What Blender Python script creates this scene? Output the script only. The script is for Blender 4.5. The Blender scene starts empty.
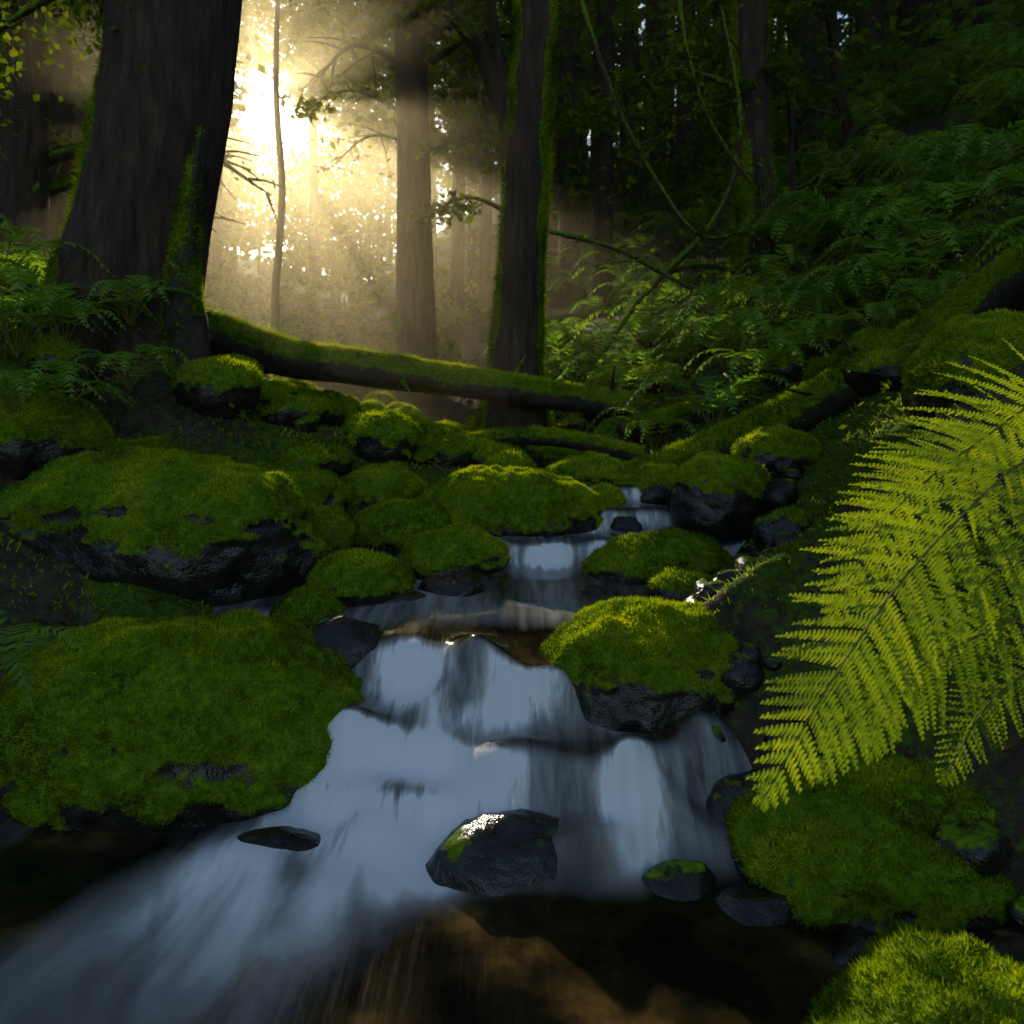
import bpy, bmesh, math, random
import numpy as np
from mathutils import Vector
rng = np.random.default_rng(7)
random.seed(7)
scene = bpy.context.scene
SUN = np.array([-0.339, 1.0, 0.403]); SUN /= np.linalg.norm(SUN)

# ------------------------------------------------------------------ noise
def _h(ix, iy, iz, s):
    a = (ix.astype(np.int64)*374761393 + iy.astype(np.int64)*668265263 + iz.astype(np.int64)*2147483647 + s*1274126177) & 0xffffffff
    a = ((a ^ (a >> 13)) * 1274126177) & 0xffffffff
    a = a ^ (a >> 16)
    return (a & 0xffff)/65535.0
def vn(p, s=0):
    p = np.asarray(p, float); i = np.floor(p); f = p-i; f = f*f*(3-2*f)
    i = i.astype(np.int64); x, y, z = i[:,0], i[:,1], i[:,2]; fx, fy, fz = f[:,0], f[:,1], f[:,2]
    def L(a,b,t): return a+(b-a)*t
    return L(L(L(_h(x,y,z,s),_h(x+1,y,z,s),fx),L(_h(x,y+1,z,s),_h(x+1,y+1,z,s),fx),fy),
             L(L(_h(x,y,z+1,s),_h(x+1,y,z+1,s),fx),L(_h(x,y+1,z+1,s),_h(x+1,y+1,z+1,s),fx),fy),fz)*2-1
def fbm(p, o=3, s=0):
    r = 0; a = 1.0; t = 0; p = np.asarray(p, float)
    for k in range(o):
        r = r+a*vn(p*(2.03**k)+k*17.3, s+k); t += a; a *= .5
    return r/t
def ss(a, b, x):
    t = np.clip((x-a)/(b-a), 0, 1); return t*t*(3-2*t)
def nrm(v): return v/np.maximum(np.linalg.norm(v, axis=-1, keepdims=True), 1e-9)

# ------------------------------------------------------------------ land form
_py = [-30,-2,2.46,2.54,2.66,2.75,2.86,3.02,3.12,3.21,3.4,4.6,4.71,4.95,5.07,5.3,5.41,5.6,8,14,30,60,120,200]
_pz = [-1.0,-.03,0,.09,.10,.21,.235,.26,.41,.44,.45,.5,.62,.64,.76,.77,.87,.88,1.0,1.6,4.0,9,20,28]
_ty = np.linspace(-30,200,11501)
_tz = np.interp(_ty,_py,_pz)
_k = np.exp(-.5*(np.arange(-8,9)/1.6)**2); _k /= _k.sum()
_tz = np.convolve(np.pad(_tz,8,mode='edge'),_k,mode='valid')
def prof(x, y):
    x=np.asarray(x,float)
    ye = y-.6*ss(-.55,-1.15,x)*ss(6,4,y) + (.13*np.sin(x*3.1+.6)+.07*np.sin(x*7.3+1.1)+.025*np.sin(x*17+2))*ss(6,4,y)
    return np.interp(ye,_ty,_tz)
def xc(y): return np.interp(y,[-2,1,2,3.2,4.2,5.2,6,8,12,30,80],[-.4,-.3,-.45,-.18,.27,1.0,1.25,.3,-.8,-5,-18])
def hw(y): return np.interp(y,[-5,2,2.7,3.2,4.2,5.2,6,8,12],[1.9,1.5,.95,.55,.8,.55,.4,.35,.4])
def ground(x, y):
    x = np.asarray(x,float); y = np.asarray(y,float)
    x, y = np.broadcast_arrays(x, y); sh = x.shape; x = x.ravel(); y = y.ravel()
    dx = x-xc(y); e = np.clip(np.abs(dx)-hw(y),0,45)
    left = .12*e+.095*e*e/(1+.3*e)
    right = .78*np.minimum(e,30)-.008*np.minimum(e,30)**2
    z = prof(x,y)-.18+np.where(dx<0,left*ss(160,60,y),right)
    P = np.stack([x,y,0*x],1)
    z = z+fbm(P*1.6,4,3)*.13*np.minimum(1,e+.25)+fbm(P*.35,3,5)*.5*np.clip((e-1.5)/6,0,1)
    return z.reshape(sh)

# ------------------------------------------------------------------ mesh builder
def build(name, parts, mats, parent=None, smooth=True):
    """parts: (V, F, mat_index, var[nv] or None, moss[nv] or None)"""
    Vs=[];loops=[];tot=[];mi=[];var=[];ms=[];off=0
    for V,F,m,va,mo in parts:
        if len(V)==0 or len(F)==0: continue
        Vs.append(V); F=np.asarray(F); loops.append((F+off).ravel()); tot.append(np.full(len(F),F.shape[1]))
        mi.append(np.full(len(F),m)); var.append(np.zeros(len(V)) if va is None else va); ms.append(np.zeros(len(V)) if mo is None else mo)
        off+=len(V)
    V=np.concatenate(Vs).astype(np.float32);Lp=np.concatenate(loops).astype(np.int32);T=np.concatenate(tot).astype(np.int32)
    me=bpy.data.meshes.new(name); me.vertices.add(len(V)); me.vertices.foreach_set('co',V.ravel())
    me.loops.add(len(Lp)); me.loops.foreach_set('vertex_index',Lp)
    me.polygons.add(len(T)); st=np.concatenate([[0],np.cumsum(T)[:-1]]).astype(np.int32)
    me.polygons.foreach_set('loop_start',st); me.polygons.foreach_set('loop_total',T)
    me.polygons.foreach_set('material_index',np.concatenate(mi).astype(np.int32))
    me.polygons.foreach_set('use_smooth',np.full(len(T),smooth))
    a=me.attributes.new('var','FLOAT','POINT'); a.data.foreach_set('value',np.concatenate(var).astype(np.float32))
    a=me.attributes.new('moss','FLOAT','POINT'); a.data.foreach_set('value',np.concatenate(ms).astype(np.float32))
    for m in mats: me.materials.append(m)
    me.update(calc_edges=True)
    ob=bpy.data.objects.new(name,me); scene.collection.objects.link(ob)
    if parent: ob.parent=parent
    return ob

# ------------------------------------------------------------------ materials
def mat(name):
    m=bpy.data.materials.new(name); m.use_nodes=True; n=m.node_tree.nodes; n.clear()
    return m,n,m.node_tree.links
def node(n,t,**k):
    x=n.new(t)
    for a,b in k.items(): setattr(x,a,b)
    return x
def ramp(n,stops):
    r=n.new('ShaderNodeValToRGB'); e=r.color_ramp.elements
    while len(e)<len(stops): e.new(.5)
    for el,(p,c) in zip(e,stops): el.position=p; el.color=(*c,1)
    return r
def noise(n,l,co,scale,detail=4,rough=.6,dist=0):
    x=n.new('ShaderNodeTexNoise'); x.inputs['Scale'].default_value=scale; x.inputs['Detail'].default_value=detail
    x.inputs['Roughness'].default_value=rough; x.inputs['Distortion'].default_value=dist
    l.new(co,x.inputs['Vector']); return x
def foliage(name, stops, trans=.5, rough=.55, gloss=.12, tv=1.6):
    m,n,l=mat(name); at=node(n,'ShaderNodeAttribute',attribute_name='var')
    r=ramp(n,stops); l.new(at.outputs['Fac'],r.inputs[0])
    d=n.new('ShaderNodeBsdfDiffuse'); t=n.new('ShaderNodeBsdfTranslucent')
    hs=n.new('ShaderNodeHueSaturation'); hs.inputs['Hue'].default_value=.485; hs.inputs['Saturation'].default_value=1.05; hs.inputs['Value'].default_value=tv
    l.new(r.outputs[0],d.inputs[0]); l.new(r.outputs[0],hs.inputs['Color']); l.new(hs.outputs[0],t.inputs[0])
    a=n.new('ShaderNodeMixShader'); a.inputs[0].default_value=trans; l.new(d.outputs[0],a.inputs[1]); l.new(t.outputs[0],a.inputs[2])
    o=n.new('ShaderNodeOutputMaterial')
    if gloss>0:
        g=n.new('ShaderNodeBsdfGlossy'); g.inputs['Roughness'].default_value=rough; g.inputs['Color'].default_value=(.5,.55,.45,1)
        b=n.new('ShaderNodeMixShader'); b.inputs[0].default_value=gloss; l.new(a.outputs[0],b.inputs[1]); l.new(g.outputs[0],b.inputs[2]); a=b
    l.new(a.outputs[0],o.inputs[0]); return m
def surf(name, rock, moss, rrough=.4, bumpd=.02, rs=9, use_attr=True, mossbias=0.0, stretch=(1,1,1)):
    m,n,l=mat(name); tc=n.new('ShaderNodeTexCoord'); co=tc.outputs['Object']
    mp=n.new('ShaderNodeMapping'); mp.inputs['Scale'].default_value=stretch; l.new(co,mp.inputs[0]); cs=mp.outputs[0]
    a=noise(n,l,cs,rs,5,.65,.3); rr=ramp(n,rock); l.new(a.outputs[0],rr.inputs[0])
    b=noise(n,l,co,22,3,.7); mr=ramp(n,moss); l.new(b.outputs[0],mr.inputs[0])
    at=node(n,'ShaderNodeAttribute',attribute_name='moss')
    ad=node(n,'ShaderNodeMath',operation='ADD'); l.new(at.outputs['Fac'],ad.inputs[0]); 
    s=node(n,'ShaderNodeMath',operation='MULTIPLY_ADD'); l.new(b.outputs[0],s.inputs[0]); s.inputs[1].default_value=.9; s.inputs[2].default_value=-.45+mossbias
    l.new(s.outputs[0],ad.inputs[1]); mk=ramp(n,[(.42,(0,0,0)),(.58,(1,1,1))]); l.new(ad.outputs[0],mk.inputs[0])
    mx=n.new('ShaderNodeMixRGB'); l.new(mk.outputs[0],mx.inputs[0]); l.new(rr.outputs[0],mx.inputs[1]); l.new(mr.outputs[0],mx.inputs[2])
    p=n.new('ShaderNodeBsdfPrincipled'); l.new(mx.outputs[0],p.inputs['Base Color'])
    rm=n.new('ShaderNodeMapRange'); l.new(mk.outputs[0],rm.inputs[0]); rm.inputs[3].default_value=rrough; rm.inputs[4].default_value=.95; l.new(rm.outputs[0],p.inputs['Roughness'])
    sp=n.new('ShaderNodeMapRange'); l.new(mk.outputs[0],sp.inputs[0]); sp.inputs[3].default_value=.5; sp.inputs[4].default_value=.1; l.new(sp.outputs[0],p.inputs['Specular IOR Level'])
    bp=n.new('ShaderNodeBump'); bp.inputs['Distance'].default_value=bumpd; bp.inputs['Strength'].default_value=.8; l.new(a.outputs[0],bp.inputs['Height']); l.new(bp.outputs[0],p.inputs['Normal'])
    o=n.new('ShaderNodeOutputMaterial'); l.new(p.outputs[0],o.inputs[0]); return m
MOSS=[(.25,(.04,.075,.004)),(.5,(.12,.20,.008)),(.75,(.25,.34,.015))]
M_rock=surf('wet_rock_and_moss',[(.3,(.006,.005,.004)),(.5,(.020,.016,.012)),(.75,(.055,.045,.034))],MOSS,.17,.03,9)
M_bark=surf('bark_and_moss',[(.3,(.016,.010,.006)),(.55,(.060,.036,.019)),(.8,(.13,.085,.048))],MOSS,.9,.04,14,stretch=(1,1,.16))
M_log=surf('log_bark_and_moss',[(.3,(.012,.008,.005)),(.55,(.04,.028,.018)),(.8,(.08,.06,.04))],MOSS,.7,.02,12)
M_ground=surf('forest_floor',[(.3,(.018,.012,.006)),(.5,(.05,.035,.018)),(.7,(.09,.065,.03))],[(.25,(.025,.045,.005)),(.5,(.06,.11,.01)),(.75,(.11,.17,.015))],.9,.05,11)
M_tuft=foliage('moss_tufts',[(0,(.05,.10,.005)),(.45,(.26,.39,.010)),(.75,(.46,.57,.015)),(1,(.70,.73,.03))],.45,.6,0,1.25)
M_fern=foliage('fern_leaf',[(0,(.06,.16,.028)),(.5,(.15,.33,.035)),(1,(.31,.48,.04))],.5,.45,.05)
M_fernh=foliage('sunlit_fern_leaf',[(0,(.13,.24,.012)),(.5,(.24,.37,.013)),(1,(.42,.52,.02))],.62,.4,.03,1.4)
M_leaf=foliage('tree_leaf',[(0,(.04,.08,.012)),(.5,(.12,.18,.015)),(1,(.27,.29,.02))],.55,.5,0)
M_stem=foliage('fern_stem',[(0,(.15,.13,.02)),(1,(.2,.2,.03))],.1,.5,.05)

# ------------------------------------------------------------------ generators
def tufts(V,F,mo,dens,h,w,seed=0,thr=.45,lim=60000):
    r=np.random.default_rng(seed+100)
    T=F if F.shape[1]==3 else np.concatenate([F[:,[0,1,2]],F[:,[0,2,3]]])
    a,b,c=V[T[:,0]],V[T[:,1]],V[T[:,2]]; N=np.cross(b-a,c-a); A=np.linalg.norm(N,axis=1)/2; N=nrm(N)
    m=mo[T].mean(1); wgt=A*(m>thr)
    n=int(min(lim,wgt.sum()*dens))
    if n<3: return np.zeros((0,3)),np.zeros((0,3),int),np.zeros(0)
    k=r.choice(len(T),n,p=wgt/wgt.sum()); u=r.random((n,2)); u[u.sum(1)>1]=1-u[u.sum(1)>1]
    P=a[k]+(b[k]-a[k])*u[:,:1]+(c[k]-a[k])*u[:,1:]; n0=N[k]
    d=nrm(n0*.9+np.array([0,0,.25])+r.normal(0,.6,(n,3))); t=nrm(np.cross(d,r.normal(0,1,(n,3))))
    lump=.5+.5*fbm(P*9,2,seed+5)
    H=(h*(.5+r.random(n))*(.5+lump))[:,None]; W=(w*(.6+.8*r.random(n)))[:,None]
    VV=np.stack([P-t*W-n0*.003,P+t*W-n0*.003,P+d*H],1).reshape(-1,3)
    va=np.clip(.42+.85*fbm(P*4,3,seed+9)+.25*(n0[:,2]-.5)+r.normal(0,.18,n),0,1)
    return VV,np.arange(3*n).reshape(-1,3),np.repeat(va,3)

_ico={}
def ico(s):
    if s not in _ico:
        bm=bmesh.new(); bmesh.ops.create_icosphere(bm,subdivisions=s,radius=1)
        _ico[s]=(np.array([v.co[:] for v in bm.verts]),np.array([[v.index for v in f.verts] for f in bm.faces])); bm.free()
    return _ico[s]
def vnormals(V,F):
    N=np.zeros_like(V); a,b,c=V[F[:,0]],V[F[:,1]],V[F[:,2]]; n=np.cross(b-a,c-a)
    for i in range(3): np.add.at(N,F[:,i],n)
    return nrm(N)
def boulder_geo(c,r,seed,rot=0,sub=5,moss=1.0,angular=0.0,tilt=0):
    V,F=ico(sub); V=V.copy()
    off=np.array([seed*7.31,seed*3.17,seed*1.77])
    q=np.sign(V)*np.abs(V)**.96
    n1=fbm(V*1.0+off,3,seed); n2=fbm(V*3.3+off,3,seed+3)
    R=1+.14*n1+.05*n2
    if angular>0:
        rr=np.random.default_rng(seed)
        for k in range(9):
            d=nrm(rr.normal(0,1,3)); lim=.62+.25*rr.random(); s=V@d
            R=np.minimum(R,np.where(s>.05,lim/np.maximum(s,.05),9)*angular+R*(1-angular))
    V=nrm(q)*R[:,None]
    V*=np.array(r)
    ca,sa=math.cos(tilt),math.sin(tilt); V=np.stack([V[:,0]*ca+V[:,2]*sa,V[:,1],-V[:,0]*sa+V[:,2]*ca],1)
    ca,sa=math.cos(rot),math.sin(rot); V=np.stack([V[:,0]*ca-V[:,1]*sa,V[:,0]*sa+V[:,1]*ca,V[:,2]],1)
    N=vnormals(V,F); W=V+np.array(c)
    sc=min(r)
    mo=ss(-.1,.5,N[:,2]+.26*fbm(W*3.5,3,seed+11)+.20*fbm(W*12,2,seed+12)+ (moss-1.0)) 
    disp=.012*fbm(W*14,3,seed+20)+mo*(.02+.045*fbm(W*6,3,seed+21)+.026*fbm(W*18,2,seed+22))
    W=W+N*(disp*min(1.0,sc/.2))[:,None]
    return W,F,mo
def boulder(name,c,r,seed,rot=0,sub=5,moss=1.0,angular=0.,dens=14000,h=.02,w=.0028,tilt=0):
    V,F,mo=boulder_geo(c,r,seed,rot,sub,moss,angular,tilt)
    parts=[(V,F,0,None,mo)]
    if moss>.3:
        t=tufts(V,F,mo,dens,h,w,seed); parts.append((t[0],t[1],1,t[2],None))
    return build(name,parts,[M_rock,M_tuft])

def spline(P,n):
    P=np.array(P,float); m=len(P); Q=np.vstack([2*P[0]-P[1],P,2*P[-1]-P[-2]])
    t=np.linspace(0,m-1-1e-6,n); i=t.astype(int); f=(t-i)[:,None]
    a,b,c,d=Q[i],Q[i+1],Q[i+2],Q[i+3]
    return .5*((2*b)+(-a+c)*f+(2*a-5*b+4*c-d)*f*f+(-a+3*b-3*c+d)*f**3)
def tube(P,R,n,k,seed=0,rough=.1,lumps=3.0,mossmode='up',cap=True):
    C=spline(P,n); rad=np.interp(np.linspace(0,1,n),np.linspace(0,1,len(R)),R)
    T=nrm(np.gradient(C,axis=0)); ref=np.array([0,1,0.]) if abs(T[:,1]).mean()<.8 else np.array([1.,0,0])
    A=nrm(np.cross(T,ref)); B=np.cross(T,A)
    an=np.linspace(0,2*np.pi,k,endpoint=False); ca=np.cos(an)[None,:,None]; sa=np.sin(an)[None,:,None]
    D=A[:,None]*ca+B[:,None]*sa
    s=np.concatenate([[0],np.cumsum(np.linalg.norm(np.diff(C,axis=0),axis=1))])
    rm=max(rad.mean(),.01)
    qq=np.stack([np.broadcast_to(np.cos(an)*lumps,(n,k)),np.broadcast_to(np.sin(an)*lumps,(n,k)),np.broadcast_to((s/rm*.35)[:,None],(n,k))],-1).reshape(-1,3)+seed*3.1
    q2=qq*np.array([3.2,3.2,.7])
    nn=(fbm(qq,3,seed)+.35*fbm(q2,3,seed+7)).reshape(n,k)
    V=(C[:,None]+D*(rad[:,None]*(1+rough*nn))[:,:,None]).reshape(-1,3)
    i=np.arange(n-1)[:,None]*k; j=np.arange(k)[None]; j2=(j+1)%k
    F=np.stack([i+j,i+j2,i+k+j2,i+k+j],-1).reshape(-1,4)
    Dn=D.reshape(-1,3)
    W=V
    if mossmode=='up': mo=ss(-.35,.35,Dn[:,2]+.4*fbm(W*3,3,seed+2))
    elif mossmode=='side': mo=ss(.15,.8,.45*(Dn@nrm(np.array([-.8,.3,.2])))+.75*fbm(W*np.array([2.5,2.5,1.2]),3,seed+2)+.28-.10*(W[:,2]-2))
    elif mossmode=='rim': mo=ss(.25,.6,np.abs(Dn[:,0])*.9+.15*Dn[:,1]+.6*fbm(W*np.array([2.5,2.5,1.2]),3,seed+2)-.16)
    elif mossmode=='none': mo=np.zeros(len(V))
    else: mo=np.full(len(V),.6)
    a,b,c=V[F[0,0]],V[F[0,1]],V[F[0,3]]
    if np.dot(np.cross(b-a,c-a),Dn[F[0,0]])<0: F=F[:,::-1]
    return V,F,mo
def sunny(P,keep,r):
    t=(P[:,2]-.7)/.403; gx=P[:,0]+.339*t; gy=P[:,1]-t
    g=np.stack([gx,gy,0*gx],1)
    main=((gx>-3.2)&(gx<3.4)&(gy>.4)&(gy<9.5))|((gx>-.6)&(gx<2.6)&(gy>-1.2)&(gy<2))|((gx>2)&(gx<5.5)&(gy>3)&(gy<8))
    cam_=np.hypot(gx-.6,gy+1.75)<.6
    over=(gx>-1.6+.8*fbm(g*.5,2,41))&(gx<3.2)&(gy<=.4)&(gy>-9)
    pk=np.ones(len(P))
    pk=np.where(over&(t>0),np.where(fbm(g*1.3,2,78)>.02,.6,.01),pk)
    pk=np.where(main&(t>0),np.where(fbm(g*1.1,2,77)>.33,keep*8,keep),pk)
    pk=np.where(cam_&(t>0),.002,pk)
    return r.random(len(P))<pk
def leaves(C,size,r,flat=.5,bias=0.0):
    n=len(C); N=nrm(r.normal(0,1,(n,3))*np.array([1,1,1])*(1-flat)+np.array([0,0,1])*flat*1.4)
    a=nrm(np.cross(N,r.normal(0,1,(n,3)))); b=np.cross(N,a)
    L=(size*(.6+.8*r.random(n)))[:,None]; W=L*(.28+.12*r.random((n,1)))
    a=a+np.array([0,0,-.25])
    V=np.stack([C-a*L*.5,C+b*W+a*L*.05,C+a*L*.5,C-b*W+a*L*.05],1).reshape(-1,3)
    va=np.clip(.5+.35*fbm(C*.8,2,31)+r.normal(0,.2,n)+bias,0,1)
    return V,np.arange(4*n).reshape(-1,4),np.repeat(va,4)
def limb(parts,start,dirn,length,r0,r,lsize,nl,keep=.004,droop=.35,twigs=9,leafy=True,flat=.5):
    d=np.array(dirn,float); d/=np.linalg.norm(d); s=np.array(start,float)
    side=nrm(np.cross(d,[0,0,1]))
    m=s+d*length*.5+np.array([0,0,length*.10])+side*r.normal(0,.07)*length
    e=s+d*length+np.array([0,0,-droop*length*.5])+side*r.normal(0,.12)*length
    pts=[s,m,e]; V,F,mo=tube(pts,[r0,r0*.55,r0*.12],14,6,int(r.integers(1000)),.1,mossmode='up'); parts.append((V,F,0,None,mo))
    C=spline(pts,40); cen=[]
    for k in range(twigs):
        t=.25+.75*(k+r.random())/twigs; p=C[min(39,int(t*39))]
        td=nrm(d*.5+side*(1 if k%2 else -1)*(.5+.6*r.random())+np.array([0,0,r.normal(-.1,.25)])); tl=length*(.42*(1.15-t)+.12)
        q=p+td*tl+np.array([0,0,-tl*.25])
        V,F,mo=tube([p,(p+q)/2+[0,0,tl*.06],q],[r0*.28,r0*.16,r0*.05],7,4,k,.0,mossmode='none'); parts.append((V,F,0,None,mo))
        u=r.random((nl,1))**.7; cc=p+(q-p)*u+r.normal(0,1,(nl,3))*tl*np.array([.16,.16,.07]); cen.append(cc)
    if leafy:
        cen=np.concatenate(cen); cen=cen[sunny(cen,keep,r)]
        if len(cen): V,F,va=leaves(cen,lsize,r,flat); parts.append((V,F,1,va,None))
def tree(name,pts,R,seed,k=24,n=90,crown=(6,12),limbs=10,llen=3,lsize=.12,nl=40,extra=(),rough=.1,mossm='side',dens=0,low=()):
    r=np.random.default_rng(seed); parts=[]
    V,F,mo=tube(pts,R,n,k,seed,rough,2.2,mossm); parts.append((V,F,0,None,mo))
    if dens:
        t=tufts(V,F,mo,dens,.055,.004,seed,.45,40000); parts.append((t[0],t[1],2,t[2],None))
    C=spline(pts,200); rr=np.interp(np.linspace(0,1,200),np.linspace(0,1,len(R)),R)
    for i in range(limbs):
        z=crown[0]+(crown[1]-crown[0])*(i+r.random())/limbs; j=int(np.argmin(abs(C[:,2]-z)))
        a=r.random()*6.283; limb(parts,C[j],[math.cos(a),math.sin(a),.25],llen*(.7+.6*r.random()),rr[j]*.4,r,lsize,nl)
    for (z,a,L,kp) in low:
        j=int(np.argmin(abs(C[:,2]-z))); limb(parts,C[j],[math.cos(a),math.sin(a),.1],L,min(.045,rr[j]*.35),r,lsize,nl,kp)
    for (p,q) in extra:
        V,F,mo=tube(p,q,40,10,seed+5,.12,2,'side'); parts.append((V,F,0,None,mo))
    return build(name,parts,[M_bark,M_leaf,M_tuft])

# --- fern frond
def frond(pts,width,r,hi=False,up=(0,0,1),start=.25,npair=24,n=60,var0=.5,sag=.25,stem=.004):
    C=spline(pts,n); T=nrm(np.gradient(C,axis=0)); U=np.broadcast_to(np.array(up,float),T.shape)
    S=nrm(np.cross(T,U)); Nn=np.cross(S,T)
    parts=[]; V,F,mo=tube(pts,[stem,stem*.7,stem*.25],24,5,1,0,mossmode='none'); parts.append((V,F,1,np.full(len(V),.5),None))
    VV=[];va=[]
    for i in range(npair):
        t=(i+.5)/npair; tt=start+(1-start)*t; j=min(n-1,int(tt*(n-1)))
        w=width*(min(1,(t+.10)/.32)**.8)*(1-t)**.72*1.15+.006
        for sd in (-1,1):
            ang=math.radians(66+r.normal(0,3)-14*t); d=S[j]*sd*math.sin(ang)+T[j]*math.cos(ang)
            p0=C[j]; L=w*(1+r.normal(0,.06)); lift=r.normal(.05,.09); nv=Nn[j]
            vb=np.clip(var0+r.normal(0,.15),0,1)
            pw=(np.linalg.norm(C[-1]-C[int(start*(n-1))])/npair)*.50
            def pos(s): return p0+d*L*s+nv*(lift*L*s-sag*L*s*s)+T[j]*L*.10*s*s
            e=T[j]
            if hi:
                m=max(5,int(L/.0085))
                for q in range(m):
                    s=(q+.5)/m; c=pos(s); hwid=pw*(1-s)**.5*1.1+.0012; st=L/m*.47
                    for sg in (-1,1):
                        tip=c+e*sg*hwid+d*st*.9+nv*r.normal(-.001,.0016)
                        VV+= [c-d*st, c+d*st, tip+d*st*.35, tip-d*st*.55]; va.append(vb+r.normal(0,.07))
            else:
                m=4
                for q in range(m):
                    s0=q/m; s1=(q+1)/m; a=pos(s0);b=pos(s1); h0=pw*(1-s0)**.6; h1=pw*(1-s1)**.6*.8
                    VV+=[a-e*h0,a+e*h0,b+e*h1,b-e*h1]; va.append(vb)
    VV=np.array(VV); parts.append((VV,np.arange(len(VV)).reshape(-1,4),0,np.repeat(np.clip(va,0,1),4),None))
    return parts
def fern_parts(c,R,r,nf=11,hi=False,var0=.4,npair=17,facing=None):
    parts=[]
    for k in range(nf):
        a=6.283*k/nf+r.normal(0,.2); L=R*(.75+.45*r.random()); u=np.array([math.cos(a),math.sin(a),0])
        rise=.42+.25*r.random()
        pts=[c,c+u*L*.32+[0,0,L*rise],c+u*L*.72+[0,0,L*rise*1.05],c+u*L*1.05+[0,0,L*rise*.45]]
        parts+=frond(pts,L*.2,r,hi,npair=npair,start=.2,n=40,var0=var0+r.normal(0,.08),stem=.004*R/.6)
    return parts
def merge(parts):
    out={}
    for V,F,m,va,mo in parts: out.setdefault((m,F.shape[1]),[]).append((V,F,va,mo))
    res=[]
    for (m,k),L in out.items():
        off=0;Vs=[];Fs=[];va=[]
        for V,F,a,mo in L: Vs.append(V);Fs.append(F+off);va.append(np.zeros(len(V)) if a is None else a);off+=len(V)
        res.append((np.concatenate(Vs),np.concatenate(Fs),m,np.concatenate(va),None))
    return res
def instance(res,c,s,a,dv=0):
    ca,sa=math.cos(a)*s,math.sin(a)*s; out=[]
    for V,F,m,va,mo in res:
        W=np.stack([V[:,0]*ca-V[:,1]*sa+c[0],V[:,0]*sa+V[:,1]*ca+c[1],V[:,2]*s+c[2]],1); out.append((W,F,m,np.clip(va+dv,0,1),None))
    return out

# ------------------------------------------------------------------ terrain
gy=np.concatenate([np.linspace(-12,0,20,endpoint=False),np.linspace(0,10,360,endpoint=False),np.geomspace(10,180,130)])
u=np.linspace(-1,1,440); gx=np.sign(u)*(np.abs(u)*4+np.abs(u)**5*116)
X,Y=np.meshgrid(gx,gy); Z=ground(X,Y)
V=np.stack([X.ravel(),Y.ravel(),Z.ravel()],1); nx=len(gx); ny=len(gy)
i=np.arange(ny-1)[:,None]*nx; j=np.arange(nx-1)[None]; F=np.stack([i+j,i+j+1,i+nx+j+1,i+nx+j],-1).reshape(-1,4)
e=np.abs(V[:,0]-xc(V[:,1]))-hw(V[:,1])
mo=ss(-.2,.7,e)*np.clip(.5+.7*fbm(V*1.3,3,4),0,1)
build('ground',[(V,F,0,None,mo)],[M_ground])
sel=(V[F[:,0],1]>3)&(V[F[:,0],1]<10)&(np.abs(V[F[:,0],0])<5)
t=tufts(V,F[sel],mo,1800,.03,.005,5,.25,60000)
build('moss_carpet',[(t[0],t[1],0,t[2],None)],[M_tuft])

# ------------------------------------------------------------------ water
wy=np.concatenate([np.linspace(-3,1.2,40,endpoint=False),np.linspace(1.2,6.2,720,endpoint=False),np.linspace(6.2,9,90)]); wu=np.linspace(0,1,340)
NW=340
Yw=np.repeat(wy[:,None],NW,1); Xw=xc(Yw)-(hw(Yw)+1.4)+wu[None]*(2*hw(Yw)+1.4+.6)
Zw=prof(Xw.ravel(),Yw.ravel()).reshape(Xw.shape)
DOM=[(-.20,3.10,.14,.13,.13),(.47,2.64,.13,.12,.12),(-.45,2.58,.16,.13,.08),(.0,2.66,.25,.13,.07),(.70,2.85,.13,.12,.08),(-.05,3.6,.3,.2,.03),(.2,4.1,.2,.2,.03),(-.9,2.45,.2,.14,.05),(-.62,2.9,.14,.13,.08),(.25,2.38,.12,.10,.06),(.2,2.92,.14,.11,.06),(-.7,2.3,.22,.13,.03)]
for (a,b,ra,rb,h) in DOM: Zw+=h*np.exp(-((Xw-a)/ra)**2-((Yw-b)/rb)**2)
P3=np.stack([Xw.ravel()*2.4,Yw.ravel()*2.0,0*Xw.ravel()],1)
Zw+=(.022*fbm(P3,2,40).reshape(Xw.shape))*ss(2.1,2.8,Yw)+.003*fbm(P3*np.array([2,2,1]),2,44).reshape(Xw.shape)
sl=np.clip((np.gradient(Zw,axis=0)/np.gradient(Yw,axis=0)-.22)/.6,0,1)
lat=(.4+.9*ss(-.35,.35,fbm(np.stack([Xw.ravel()*4.2,Yw.ravel()*.9,0*Xw.ravel()],1),2,50))).reshape(Xw.shape)
lowm=ss(3.0,2.85,Yw); side_=ss(.15,-.2,Xw)*1.15+.20+1.0*np.exp(-((Xw-.42)/.08)**2)
midm=ss(3.5,3.3,Yw)*(1-lowm); ch=.18+1.3*np.exp(-((Xw+.42)/.12)**2)+1.3*np.exp(-((Xw-.05)/.11)**2)
lat=lat*(1-lowm-midm)+(lowm*side_+midm*ch)*(.6+.4*lat)
base_=sl*lat; f=base_.copy()
for q in range(len(wy)-2,-1,-1):
    dy=wy[q+1]-wy[q]; Ld=np.where(Xw[q]<-.1,.55,.10) if wy[q]<2.6 else np.full(NW,.12)
    drift=.7*dy if wy[q]<2.65 else .15*dy
    prev=np.interp(Xw[q]+drift,Xw[q+1],f[q+1]); prev=np.convolve(np.pad(prev,3,mode='edge'),[.05,.1,.2,.3,.2,.1,.05],mode='valid')
    f[q]=np.maximum(base_[q],prev*np.exp(-dy/Ld))
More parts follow.
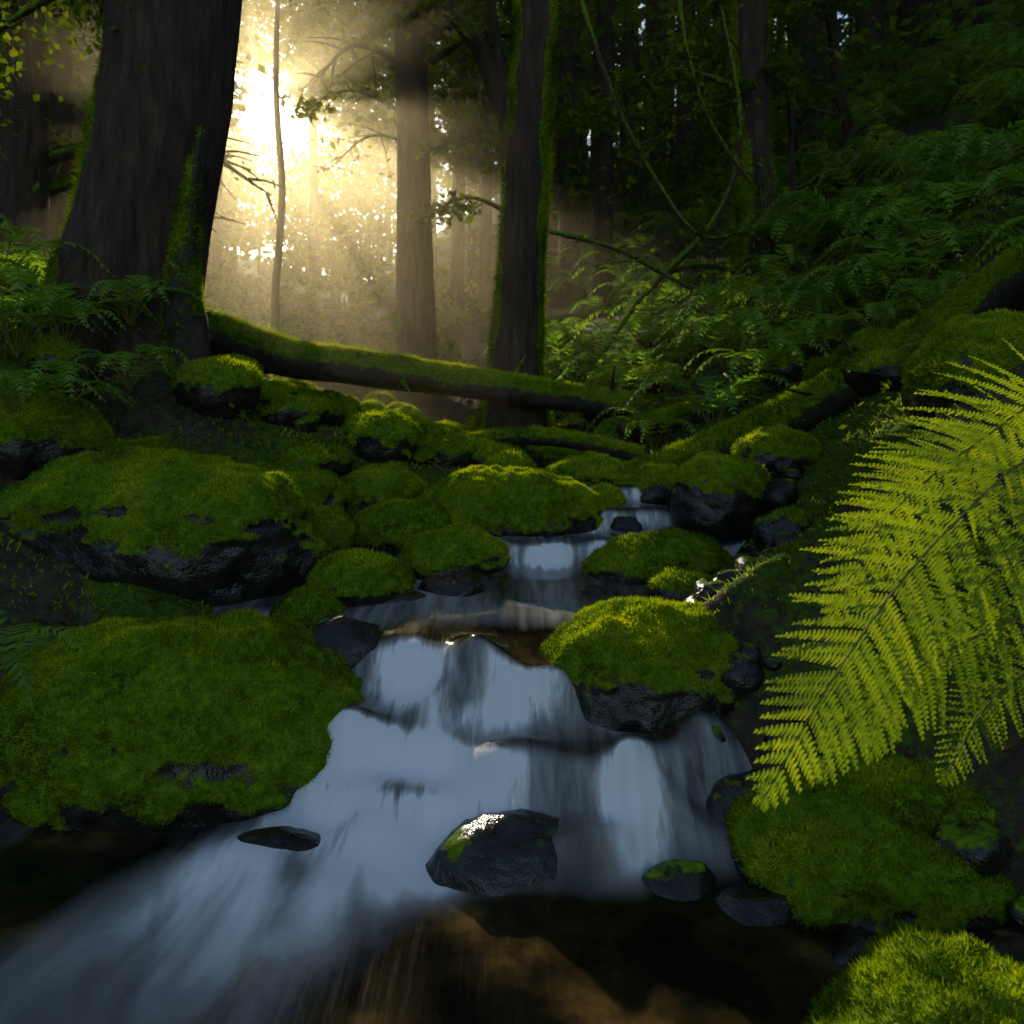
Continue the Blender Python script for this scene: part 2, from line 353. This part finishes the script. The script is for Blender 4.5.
f=np.maximum(f,.17*ss(3.3,3.6,Yw)*ss(5,4.5,Yw)*lat)
for _ in range(5): f[1:-1]=.25*f[:-2]+.5*f[1:-1]+.25*f[2:]
f*=1-.93*ss(2.45,2.15,Yw)*ss(-.75,-.15,Xw+.5*(2.2-Yw))
strand=fbm(np.stack([Xw.ravel()*30,Yw.ravel()*1.5,0*Xw.ravel()],1),2,60).reshape(Xw.shape)
Zw+=.009*strand*sl
still=ss(2.6,2.3,Yw)
V=np.stack([Xw.ravel(),Yw.ravel(),Zw.ravel()],1); nx=NW; ny=len(wy)
i=np.arange(ny-1)[:,None]*nx; j=np.arange(nx-1)[None]; F=np.stack([i+j,i+j+1,i+nx+j+1,i+nx+j],-1).reshape(-1,4)
m,n,l=mat('silky_stream_water')
tc=n.new('ShaderNodeTexCoord'); at=node(n,'ShaderNodeAttribute',attribute_name='var'); a2_=node(n,'ShaderNodeAttribute',attribute_name='moss')
mp=n.new('ShaderNodeMapping'); mp.inputs['Scale'].default_value=(1,.09,.25); mp.inputs['Rotation'].default_value=(0,0,-.18); l.new(tc.outputs['Object'],mp.inputs[0])
s1=noise(n,l,mp.outputs[0],18,4,.62,.3)
mp2=n.new('ShaderNodeMapping'); mp2.inputs['Scale'].default_value=(1,.4,.25); mp2.inputs['Rotation'].default_value=(0,0,-.6); l.new(tc.outputs['Object'],mp2.inputs[0])
s1b=noise(n,l,mp2.outputs[0],4.5,4,.5,.6)
smix=n.new('ShaderNodeMixRGB'); l.new(a2_.outputs['Fac'],smix.inputs[0]); l.new(s1.outputs[0],smix.inputs[1]); l.new(s1b.outputs[0],smix.inputs[2])
k1=node(n,'ShaderNodeMath',operation='MULTIPLY_ADD'); l.new(smix.outputs[0],k1.inputs[0]); k1.inputs[1].default_value=3.2; k1.inputs[2].default_value=-.45
k2=node(n,'ShaderNodeMath',operation='MULTIPLY',use_clamp=True); l.new(k1.outputs[0],k2.inputs[0]); l.new(at.outputs['Fac'],k2.inputs[1])
rp=ramp(n,[(.04,(0,0,0)),(.35,(.32,.32,.32)),(.7,(1,1,1))]); l.new(k2.outputs[0],rp.inputs[0])
b1=noise(n,l,tc.outputs['Object'],3.1,5,.6); br=ramp(n,[(.42,(.006,.006,.004)),(.56,(.035,.022,.008)),(.72,(.15,.09,.025))]); l.new(b1.outputs[0],br.inputs[0])  # shallow gravel browns, with golden reflections painted into the base colour as patches
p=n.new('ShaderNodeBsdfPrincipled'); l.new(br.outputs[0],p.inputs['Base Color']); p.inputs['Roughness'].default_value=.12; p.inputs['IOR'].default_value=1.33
s2=noise(n,l,mp.outputs[0],22,3,.5); bp=n.new('ShaderNodeBump'); bp.inputs['Distance'].default_value=.012; bp.inputs['Strength'].default_value=.35; l.new(s2.outputs[0],bp.inputs['Height']); l.new(bp.outputs[0],p.inputs['Normal'])
w=n.new('ShaderNodeBsdfDiffuse'); w.inputs['Color'].default_value=(.98,.96,.92,1)
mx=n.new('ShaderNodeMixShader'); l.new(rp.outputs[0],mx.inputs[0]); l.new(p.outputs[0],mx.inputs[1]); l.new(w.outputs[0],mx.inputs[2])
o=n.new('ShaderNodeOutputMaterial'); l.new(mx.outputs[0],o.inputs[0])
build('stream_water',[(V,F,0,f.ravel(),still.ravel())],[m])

# ------------------------------------------------------------------ boulders
B=[((-1.36,3.08,.09),(.82,.50,.48),1,.05,6,1.08),
   ((-2.05,4.3,.66),(.98,.55,.50),2,-.1,6,.86),
   ((-2.5,5.0,.95),(.42,.35,.26),3,0,5,1.1),
   ((-1.55,5.0,.84),(.46,.33,.22),4,-.2,5,1.1),
   ((-1.27,4.7,.58),(.26,.24,.25),5,.3,5,1.05),
   ((-.94,5.4,.78),(.32,.28,.24),6,0,5,1.1),
   ((-.70,4.95,.57),(.42,.3,.24),7,-.2,5,1.0),
   ((-.34,4.5,.50),(.34,.26,.20),8,.2,5,1.0),
   ((.02,5.15,.64),(.66,.40,.38),9,.0,6,.92),
   ((.87,4.4,.48),(.42,.28,.22),10,.1,5,.9),
   ((1.39,5.0,.80),(.34,.3,.32),11,.4,5,.85),
   ((.62,3.2,.24),(.53,.38,.39),12,.1,6,.86),
   ((-.80,4.0,.49),(.24,.2,.17),13,.2,5,1.0),
   ((-1.04,3.8,.38),(.19,.16,.13),14,0,5,.9),
   ((1.32,2.45,-.03),(.62,.40,.29),15,.1,6,.88),
   ((1.05,1.70,-.14),(.46,.33,.27),16,.5,6,.85),
   ((1.75,3.1,.25),(.6,.4,.34),17,0,6,.8),
   ((2.62,4.1,1.5),(.42,.4,.45),18,0,5,1.05),
   ((-3.1,4.8,1.18),(.48,.4,.36),19,0,5,1.0),
   ((.90,3.95,.48),(.18,.14,.1),20,0,4,.8),
   ((.55,5.7,.86),(.3,.25,.2),21,0,5,1.0),
   ((1.9,5.4,1.05),(.3,.25,.24),22,0,5,.9),
   ((1.38,3.55,.42),(.26,.2,.17),23,.3,5,.85)]
for c,r_,sd,rot,sub,ms in B:
    near=sub==6
    boulder('mossy_boulder',c,r_,sd,rot,sub,ms,dens=28000 if near else 15000,h=.017 if near else .02,w=.0022 if near else .003)
D=[((-.78,3.42,.33),(.34,.22,.20),31,.3,5,.0,.8),((-.31,4.05,.46),(.21,.14,.12),32,0,5,.1,.7),
   ((.02,2.45,-.05),(.34,.19,.18),33,0,5,.22,.35),((.53,2.33,-.03),(.13,.1,.08),34,0,4,.3,.6),
   ((1.2,4.0,.5),(.19,.16,.14),35,0,4,.4,.7),((1.42,3.9,.5),(.22,.18,.16),36,.5,4,.2,.7),((1.15,3.6,.38),(.16,.13,.11),37,0,4,.2,.7),
   ((1.62,4.4,.68),(.21,.17,.18),38,.2,4,.5,.7),((1.75,4.9,.85),(.16,.15,.14),41,0,4,.3,.7),
   ((.74,4.95,.64),(.12,.1,.1),42,0,5,0.2,.8),((1.02,5.3,.8),(.12,.1,.1),45,0,5,.2,.8),((-.80,2.50,-.07),(.24,.14,.12),43,0,5,.0,.6),((.95,2.05,-.06),(.14,.12,.11),44,0,4,0,.7),
   ((.86,2.62,.03),(.24,.18,.15),46,.5,5,.2,.8),((.22,3.08,.16),(.14,.09,.14),47,0,5,0,.6),((1.12,2.92,.12),(.25,.2,.18),50,.2,5,.3,.8),
   ((-.55,3.9,.42),(.14,.1,.08),51,.4,5,0,.8),((.42,4.0,.44),(.13,.09,.07),53,.9,5,0,.8),((.25,4.75,.56),(.16,.1,.1),54,.1,5,.1,.8),
   ((.74,2.25,-.05),(.18,.12,.10),57,.4,5,0,.8)]
for c,r_,sd,rot,sub,ms,an in D:
    boulder('wet_rock',c,r_,sd,rot,sub,ms,an,dens=12000,h=.015)
parts=[];r=np.random.default_rng(5)
for k in range(160):
    y=r.uniform(5.2,12); x=r.uniform(-3.2,3.0); 
    if k<105: x=r.uniform(-2.6,1.2); y=r.uniform(5.6,9.5)
    s=r.uniform(.1,.26); z=float(ground(x,y))+s*.25
    V,F,mo=boulder_geo((x,y,z),(s*r.uniform(.9,1.4),s,s*r.uniform(.65,.95)),200+k,r.random()*3,4,.95)
    parts.append((V,F,0,None,mo)); t=tufts(V,F,mo,6000,.03,.004,k,.45,3000); parts.append((t[0],t[1],1,t[2],None))
build('mossy_rocks',parts,[M_rock,M_tuft])
parts=[]
for k in range(200):
    y=r.uniform(2.0,6.5); sd=r.choice([-1,1],p=[.4,.6]); x=float(xc(y)+sd*(hw(y)+r.uniform(.05,.5)))
    s=r.uniform(.03,.10); z=float(ground(x,y))+s*.25
    V,F,mo=boulder_geo((x,y,z),(s*1.3,s,s*.8),400+k,r.random()*3,3,.45,.7); parts.append((V,F,0,None,mo*.6))
build('river_stones',parts,[M_rock])

# ------------------------------------------------------------------ fallen logs
def log(name,pts,R,seed,dens=9000,stubs=0):
    V,F,mo=tube(pts,R,110,26,seed,.16,2.0,'up'); parts=[(V,F,0,None,mo)]
    t=tufts(V,F,mo,dens,.035,.004,seed,.3,26000); parts.append((t[0],t[1],1,t[2],None))
    r=np.random.default_rng(seed)
    C=spline(pts,200); rr=np.interp(np.linspace(0,1,200),np.linspace(0,1,len(R)),R)
    for k in range(stubs):
        j=r.integers(20,180); d=nrm(r.normal(0,1,3)+[0,0,.6]); q=C[j]+d*(rr[j]+r.uniform(.1,.3))
        W,G,m2=tube([C[j],(C[j]+q)/2,q],[rr[j]*.25,rr[j]*.18,.01],8,7,k,.1); parts.append((W,G,0,None,m2))
    for s,(p,rad) in ((0,(C[0],rr[0])),(1,(C[-1],rr[-1]))):
        W,G=ico(3); W=W*rad*1.0+p; parts.append((W,G,0,None,np.full(len(W),.3)))
    return build(name,parts,[M_log,M_tuft])
log('fallen_log',[(-2.75,6.6,2.09),(-2.06,7.3,1.89),(-.85,7.8,1.74),(.52,8.1,1.54),(1.9,8.25,1.38)],[.20,.18,.17,.155,.13],61,stubs=5)
log('fallen_log',[(.85,6.2,.78),(1.7,6.0,1.12),(2.6,5.7,1.62),(3.2,5.3,2.1),(3.9,4.9,2.75)],[.13,.17,.17,.16,.15],62,stubs=4)
log('fallen_log',[(1.1,7.3,1.22),(2.0,7.0,1.45),(2.9,6.6,1.85),(3.9,6.2,2.6)],[.09,.12,.13,.12],63,stubs=4)
log('fallen_log',[(2.1,5.5,.72),(2.65,5.3,1.1),(3.3,5.1,1.6)],[.15,.17,.14],64)
log('fallen_log',[(1.5,8.9,1.8),(2.3,8.7,2.05),(3.1,8.7,2.3)],[.2,.28,.2],65)
log('fallen_log',[(-.6,7.2,1.1),(.3,7.0,1.15),(1.2,6.8,1.0)],[.06,.08,.07],66)

# ------------------------------------------------------------------ trees
tree('large_mossy_tree',[(-3.22,6.1,1.3),(-3.16,6.1,2.1),(-3.0,6.15,3.0),(-2.78,6.2,4.7),(-2.55,6.3,8),(-2.45,6.4,13),(-2.3,6.5,17)],[.95,.62,.53,.5,.45,.35,.15],71,k=72,n=300,crown=(8,16),limbs=9,llen=3.2,nl=40,rough=.13,dens=3500,
     extra=[([(-2.75,6.0,2.6),(-2.5,5.8,2.1),(-2.3,5.6,1.6)],[.2,.15,.05]),([(-3.2,5.8,2.4),(-3.1,5.4,1.9),(-3.0,5.1,1.5)],[.25,.2,.08])])
log('mossy_snag',[(-2.5,5.75,1.7),(-2.52,5.75,2.4),(-2.47,5.75,3.0),(-2.38,5.75,3.6)],[.17,.12,.07,.01],72)
tree('mossy_tree',[(.02,8.6,1.1),(.04,8.6,1.8),(.11,8.6,3.0),(.19,8.6,4.3),(.27,8.6,6.1),(.3,8.7,9),(.3,8.9,14)],[.44,.31,.27,.25,.24,.22,.06],73,k=48,n=220,crown=(8.5,14),limbs=8,nl=40,dens=6000,mossm='rim')
tree('mossy_tree',[(2.85,9,1.9),(2.85,9,2.7),(2.95,9,3.6),(2.88,9,4.6),(2.85,9,6.3),(2.9,9,9),(2.9,9,14)],[.45,.28,.23,.21,.2,.17,.06],74,k=36,n=180,crown=(7,13),limbs=9,nl=40,dens=5000,low=[(5.2,3.0,2.0,.3)],mossm='rim')
tree('mossy_tree',[(.1,11,1.0),(.04,11,2.9),(-.03,11,5.1),(-.4,11,6.5),(-1.15,11,7.8),(-1.8,11,11)],[.25,.19,.17,.13,.12,.03],75,crown=(6,11),limbs=8,llen=2,nl=45,extra=[([(-.03,11,5),(-.15,11,6.2),(-.4,11,8)],[.12,.09,.05])],low=[(4.2,3.3,1.4,.08),(5,3.8,1.4,.08)])
tree('broadleaf_tree',[(-1.6,12.5,1.1),(-1.62,12.5,4),(-1.7,12.5,8),(-1.8,12.5,13)],[.42,.29,.26,.1],76,crown=(6.5,13),limbs=12,llen=2.2,nl=50,low=[(5.8,2.6,2.0,.10),(6.2,3.5,2.0,.10)])
tree('slender_tree',[(-4.66,15,1.6),(-4.74,15,3.4),(-4.60,15,5.6),(-4.72,15,8),(-4.6,15,12)],[.11,.08,.07,.06,.02],77,crown=(9.5,12),limbs=4,llen=1.2,nl=24,lsize=.1)
tree('slender_tree',[(4.9,11,3.0),(5.0,11,5.0),(4.75,11,6.4),(4.6,11,9)],[.1,.08,.08,.04],79,crown=(5,9),limbs=9,llen=2,nl=50)
tree('slender_tree',[(3.8,10,2.4),(3.85,10,3.4),(3.8,10.2,5.2),(4.1,10.2,8)],[.05,.045,.04,.02],80,crown=(4,8),limbs=9,llen=1.8,nl=50)
tree('broadleaf_tree',[(-5.6,8.5,2.2),(-5.5,8.5,5),(-5.4,8.5,12)],[.3,.22,.08],81,crown=(3.6,12),limbs=18,llen=2.4,nl=50)
tree('broadleaf_tree',[(-6.8,11,2.5),(-6.7,11,6),(-6.6,11,14)],[.3,.22,.08],82,crown=(4,13),limbs=18,llen=2.6,nl=50)
tree('broadleaf_tree',[(6.5,8.5,4.2),(6.6,8.6,7),(6.4,8.6,13)],[.25,.2,.08],83,crown=(5,12),limbs=16,llen=2.6,nl=50)
def branch(pts,R,seed,nleaf,ls=.07,spread=.22,keep=1):
    r=np.random.default_rng(seed); parts=[]
    V,F,mo=tube(pts,R,60,8,seed,.15,2,'up'); parts.append((V,F,0,None,mo)); C=spline(pts,100)
    for k in range(12):
        j=r.integers(15,98); d=nrm(r.normal(0,1,3)*[1,.6,1]+[0,0,-.25]); L=r.uniform(.2,.7); q=C[j]+d*L
        V,F,mo=tube([C[j],C[j]+d*L*.5+r.normal(0,.05,3),q],[R[0]*.35,R[0]*.22,.002],9,5,k,.1,mossmode='none'); parts.append((V,F,0,None,mo))
        if nleaf:
            u=r.random((nleaf,1)); cc=C[j]+(q-C[j])*u+r.normal(0,spread*.5,(nleaf,3)); V,F,va=leaves(cc,ls,r,.4); parts.append((V,F,1,va,None))
    return build('drooping_branch',parts,[M_bark,M_leaf])
branch([(.6,8,6.2),(1.05,8,4.8),(1.53,8,3.85),(2.0,8,3.26),(2.5,8,3.3)],[.035,.03,.025,.012],91,24)
branch([(1.5,8.5,2.7),(2.36,8.5,3.65),(2.58,8.5,4.67),(2.4,8.6,6)],[.04,.035,.02],92,10)
branch([(.4,8,3.3),(1.15,8,3.1),(2.0,8.1,2.7),(2.6,8.3,2.9)],[.025,.03,.02],93,6)
branch([(1.0,8.6,2.0),(1.7,8.6,2.9),(2.4,8.5,3.0),(3.0,8.6,2.6)],[.03,.035,.02],94,0)
branch([(1.7,7.8,6.2),(1.8,7.8,5.2),(2.1,7.9,4.4),(2.7,8,3.6)],[.03,.03,.015],95,26)
branch([(-2.7,6.2,5.2),(-3.6,5.8,4.6),(-4.4,5.5,3.7)],[.04,.03,.01],96,60,.07,.5)
branch([(-2.9,6.2,5.0),(-3.9,5.9,5.1),(-4.8,5.7,4.4)],[.04,.03,.01],97,60,.07,.5)

# distant forest
parts=[];r=np.random.default_rng(12); cen=[];sz=[]
for k in range(250):
    y=r.uniform(13,48) if k<190 else r.uniform(50,85); x=r.uniform(-.85,.85)*y+r.normal(0,2); cband=x+.339*y
    if k>=190: x=r.uniform(-.62,.1)*y
    if k<190 and abs(cband)<.9: continue
    z=float(ground(x,y)); H=r.uniform(15,24)+y*.15; lean=r.normal(0,.6)
    if not(-2.8<cband<5.8) or r.random()<.1:
        parts0=tube([(x,y,z-.4),(x+lean*.3,y,z+H*.4),(x+lean,y,z+H)] if k<190 else [(x,y,z-.4),(x,y,z+3),(x,y,z+6)],[r.uniform(.14,.34),.16,.04],14,8,k,.08,mossmode='side'); parts.append((parts0[0],parts0[1],0,None,parts0[2]))
    for q in range(20):
        zz=z+1.5+(H-1.5)*r.random(); rad=r.uniform(.3,3.0)*(1.1-.5*(zz-z)/H)*(1 if k<190 else 1.6); a=r.random()*6.283
        c=np.array([x+math.cos(a)*rad,y+math.sin(a)*rad,zz]); nlf=45
        cc=c+r.normal(0,1,(nlf,3))*np.array([.75,.75,.28])*(1 if k<190 else 1.7); cc[:,2]-=.12*((cc[:,:2]-c[:2])**2).sum(1)*(1 if k<190 else .3); cen.append(cc); sz.append(np.full(nlf,.15+.0065*y))
for k in range(420):
    y=r.uniform(10,38); x=r.uniform(-.85,.85)*y; z=float(ground(x,y)); nlf=50; R=r.uniform(.4,1.2)
    cc=np.array([x,y,z+R*.5])+nrm(r.normal(0,1,(nlf,3)))*R*(.5+.5*r.random((nlf,1)))*np.array([1,1,.8]); cen.append(cc); sz.append(np.full(nlf,.09+.0045*y))
cen=np.concatenate(cen);sz=np.concatenate(sz); k=sunny(cen,.004,r); 
V,F,va=leaves(cen[k],sz[k],r,.45); parts.append((V,F,1,va,None))
build('distant_forest',parts,[M_bark,M_leaf])

# ------------------------------------------------------------------ ferns
r=np.random.default_rng(3)
base=[merge(fern_parts(np.zeros(3),.62,np.random.default_rng(s),nf=12,npair=18)) for s in (1,2,3)]
def fern_at(x,y,s,dv=0,dz=0,name='fern'):
    k=int(r.integers(3)); return build(name,instance(base[k],(x,y,float(ground(x,y))+dz),s,r.random()*6,dv),[M_fern,M_stem],smooth=False)
for x,y,s in [(-3.1,5.2,1.1),(-2.8,5.5,.8),(-3.7,5.4,1.3),(-3.0,4.5,.8),(-3.5,4.9,1.1),(-4.2,5.2,1.3),(-2.85,4.75,.8),(-2.6,5.1,.7),(-3.3,5.0,1.2)]: fern_at(x,y,s*.95,.35,.32)
fern_at(-2.02,2.9,.62,.3,.30); fern_at(-2.6,3.6,.6,.2,.2)
for x,y,s in [(3.2,6.8,1.1),(2.6,7.6,1.0),(2.0,8.6,.8),(3.8,6.8,1.2),(1.6,7.8,.6),(4.3,6.0,1.2),(3.6,7.9,1.0),(3.4,4.4,.9),(3.9,7.4,1.1),(2.9,8.2,.9),(3.3,5.9,.7),(4.6,7.2,1.3),(2.3,7.2,.7),(3.0,6.2,.7),(2.9,5.0,.6)]: fern_at(x,y,s,.35,.1)
parts=[]
for k in range(250):
    y=r.uniform(6.5,20); 
    if r.random()<.68: x=r.uniform(1.2,.8*y+1)
    else: x=r.uniform(-.8*y,-2.6-.05*y)
    if k>235: x=r.uniform(.2,2.0); y=r.uniform(9.8,13)
    parts+=instance(base[int(r.integers(3))],(x,y,float(ground(x,y))),r.uniform(.7,1.5),r.random()*6,r.normal(0.25,.12))
build('fern_undergrowth',merge(parts),[M_fern,M_stem],smooth=False)
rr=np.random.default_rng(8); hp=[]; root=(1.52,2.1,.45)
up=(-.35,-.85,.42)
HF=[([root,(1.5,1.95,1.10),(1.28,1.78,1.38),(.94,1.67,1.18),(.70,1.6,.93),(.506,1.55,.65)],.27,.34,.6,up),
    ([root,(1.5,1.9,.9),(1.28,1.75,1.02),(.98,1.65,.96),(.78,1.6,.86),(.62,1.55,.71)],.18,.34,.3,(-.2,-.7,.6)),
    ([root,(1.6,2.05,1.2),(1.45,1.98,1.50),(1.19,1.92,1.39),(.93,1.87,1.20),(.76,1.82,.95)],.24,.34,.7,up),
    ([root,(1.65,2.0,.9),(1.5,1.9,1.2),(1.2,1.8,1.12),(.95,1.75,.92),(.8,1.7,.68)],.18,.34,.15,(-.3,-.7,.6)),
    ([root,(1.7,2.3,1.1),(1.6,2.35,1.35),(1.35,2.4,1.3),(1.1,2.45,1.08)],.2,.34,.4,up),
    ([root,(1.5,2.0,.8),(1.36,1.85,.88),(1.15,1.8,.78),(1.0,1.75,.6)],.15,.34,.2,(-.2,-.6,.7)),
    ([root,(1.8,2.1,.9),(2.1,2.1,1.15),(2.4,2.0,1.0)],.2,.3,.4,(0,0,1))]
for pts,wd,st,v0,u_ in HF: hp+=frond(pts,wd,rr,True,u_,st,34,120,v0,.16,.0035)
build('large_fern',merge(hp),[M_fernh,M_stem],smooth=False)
n_=9000; x=r.uniform(-3.5,3.8,n_); y=r.uniform(4.8,9.5,n_); z=ground(x,y); e=np.abs(x-xc(y))-hw(y); kk=(e>.25)&(fbm(np.stack([x,y,0*x],1)*1.5,2,8)>0)
P=np.stack([x,y,z],1)[kk]; P[:,2]+=r.uniform(.02,.22,len(P)); V,F,va=leaves(P,np.full(len(P),.055),r,.6,.15)
build('undergrowth_seedlings',[(V,F,0,va,None)],[M_leaf])
n_=3500; x=r.uniform(-3.5,3.5,n_); y=r.uniform(1.5,9,n_); z=ground(x,y)+.012; kk=(np.abs(x-xc(y))-hw(y))>.2
M_lit=foliage('dead_leaf',[(0,(.06,.03,.012)),(.5,(.16,.08,.025)),(1,(.3,.18,.06))],.2,.6,.0)
V,F,va=leaves(np.stack([x,y,z],1)[kk],np.full(kk.sum(),.04),r,.85); build('leaf_litter',[(V,F,0,va,None)],[M_lit])

# ------------------------------------------------------------------ mist
m,n,l=mat('mist'); v=n.new('ShaderNodeVolumeScatter'); v.inputs['Density'].default_value=.0068; v.inputs['Anisotropy'].default_value=.74; v.inputs['Color'].default_value=(1,.84,.52,1)
o=n.new('ShaderNodeOutputMaterial'); l.new(v.outputs[0],o.inputs['Volume'])
c=np.array([[x,y,z] for x in(-20,9) for y in(6.3,36) for z in(-1,17)],float)
build('forest_mist',[(c,np.array([[0,1,3,2],[4,6,7,5],[0,4,5,1],[2,3,7,6],[0,2,6,4],[1,5,7,3]]),0,None,None)],[m],smooth=False)

# ------------------------------------------------------------------ sky, sun, camera
W=bpy.data.worlds.new('World'); scene.world=W; W.use_nodes=True; n=W.node_tree.nodes; l=W.node_tree.links; n.clear()
sk=n.new('ShaderNodeTexSky'); sk.sky_type='NISHITA'; sk.sun_disc=False; sk.sun_elevation=math.radians(20.9); sk.sun_rotation=math.radians(-18.7)
bg=n.new('ShaderNodeBackground'); bg.inputs[1].default_value=.15; l.new(sk.outputs[0],bg.inputs[0])
tc=n.new('ShaderNodeTexCoord'); dt=node(n,'ShaderNodeVectorMath',operation='DOT_PRODUCT'); dt.inputs[1].default_value=tuple(SUN)
nz=node(n,'ShaderNodeVectorMath',operation='NORMALIZE'); l.new(tc.outputs['Generated'],nz.inputs[0]); l.new(nz.outputs[0],dt.inputs[0])
def glow(pw,st,col):
    mx_=node(n,'ShaderNodeMath',operation='MAXIMUM'); l.new(dt.outputs['Value'],mx_.inputs[0]); mx_.inputs[1].default_value=0
    a=node(n,'ShaderNodeMath',operation='POWER'); l.new(mx_.outputs[0],a.inputs[0]); a.inputs[1].default_value=pw
    b=node(n,'ShaderNodeMath',operation='MULTIPLY'); l.new(a.outputs[0],b.inputs[0]); b.inputs[1].default_value=st
    g=n.new('ShaderNodeBackground'); g.inputs[0].default_value=(*col,1); l.new(b.outputs[0],g.inputs[1]); return g
g1=glow(7000,60,(1,.9,.65))
a1=n.new('ShaderNodeAddShader'); l.new(bg.outputs[0],a1.inputs[0]); l.new(g1.outputs[0],a1.inputs[1])
o=n.new('ShaderNodeOutputWorld'); l.new(a1.outputs[0],o.inputs[0])
ld=bpy.data.lights.new('sun','SUN'); ld.energy=5; ld.angle=math.radians(.5); ld.color=(1,.86,.6)
lo=bpy.data.objects.new('sun',ld); scene.collection.objects.link(lo); lo.rotation_euler=Vector(SUN).to_track_quat('Z','Y').to_euler(); lo.location=(-10,30,14)
cd=bpy.data.cameras.new('camera'); cam=bpy.data.objects.new('camera',cd); scene.collection.objects.link(cam); scene.camera=cam
cam.location=(0,0,1.5); cam.rotation_euler=(math.radians(90),0,0); cd.sensor_width=36; cd.lens=750*36/1024; cd.shift_y=-112/1024
cd.clip_start=.05; cd.clip_end=500; cd.dof.use_dof=True; cd.dof.focus_distance=3.2; cd.dof.aperture_fstop=3.5
scene.view_settings.view_transform='Standard'; scene.view_settings.look='None'; scene.view_settings.exposure=0
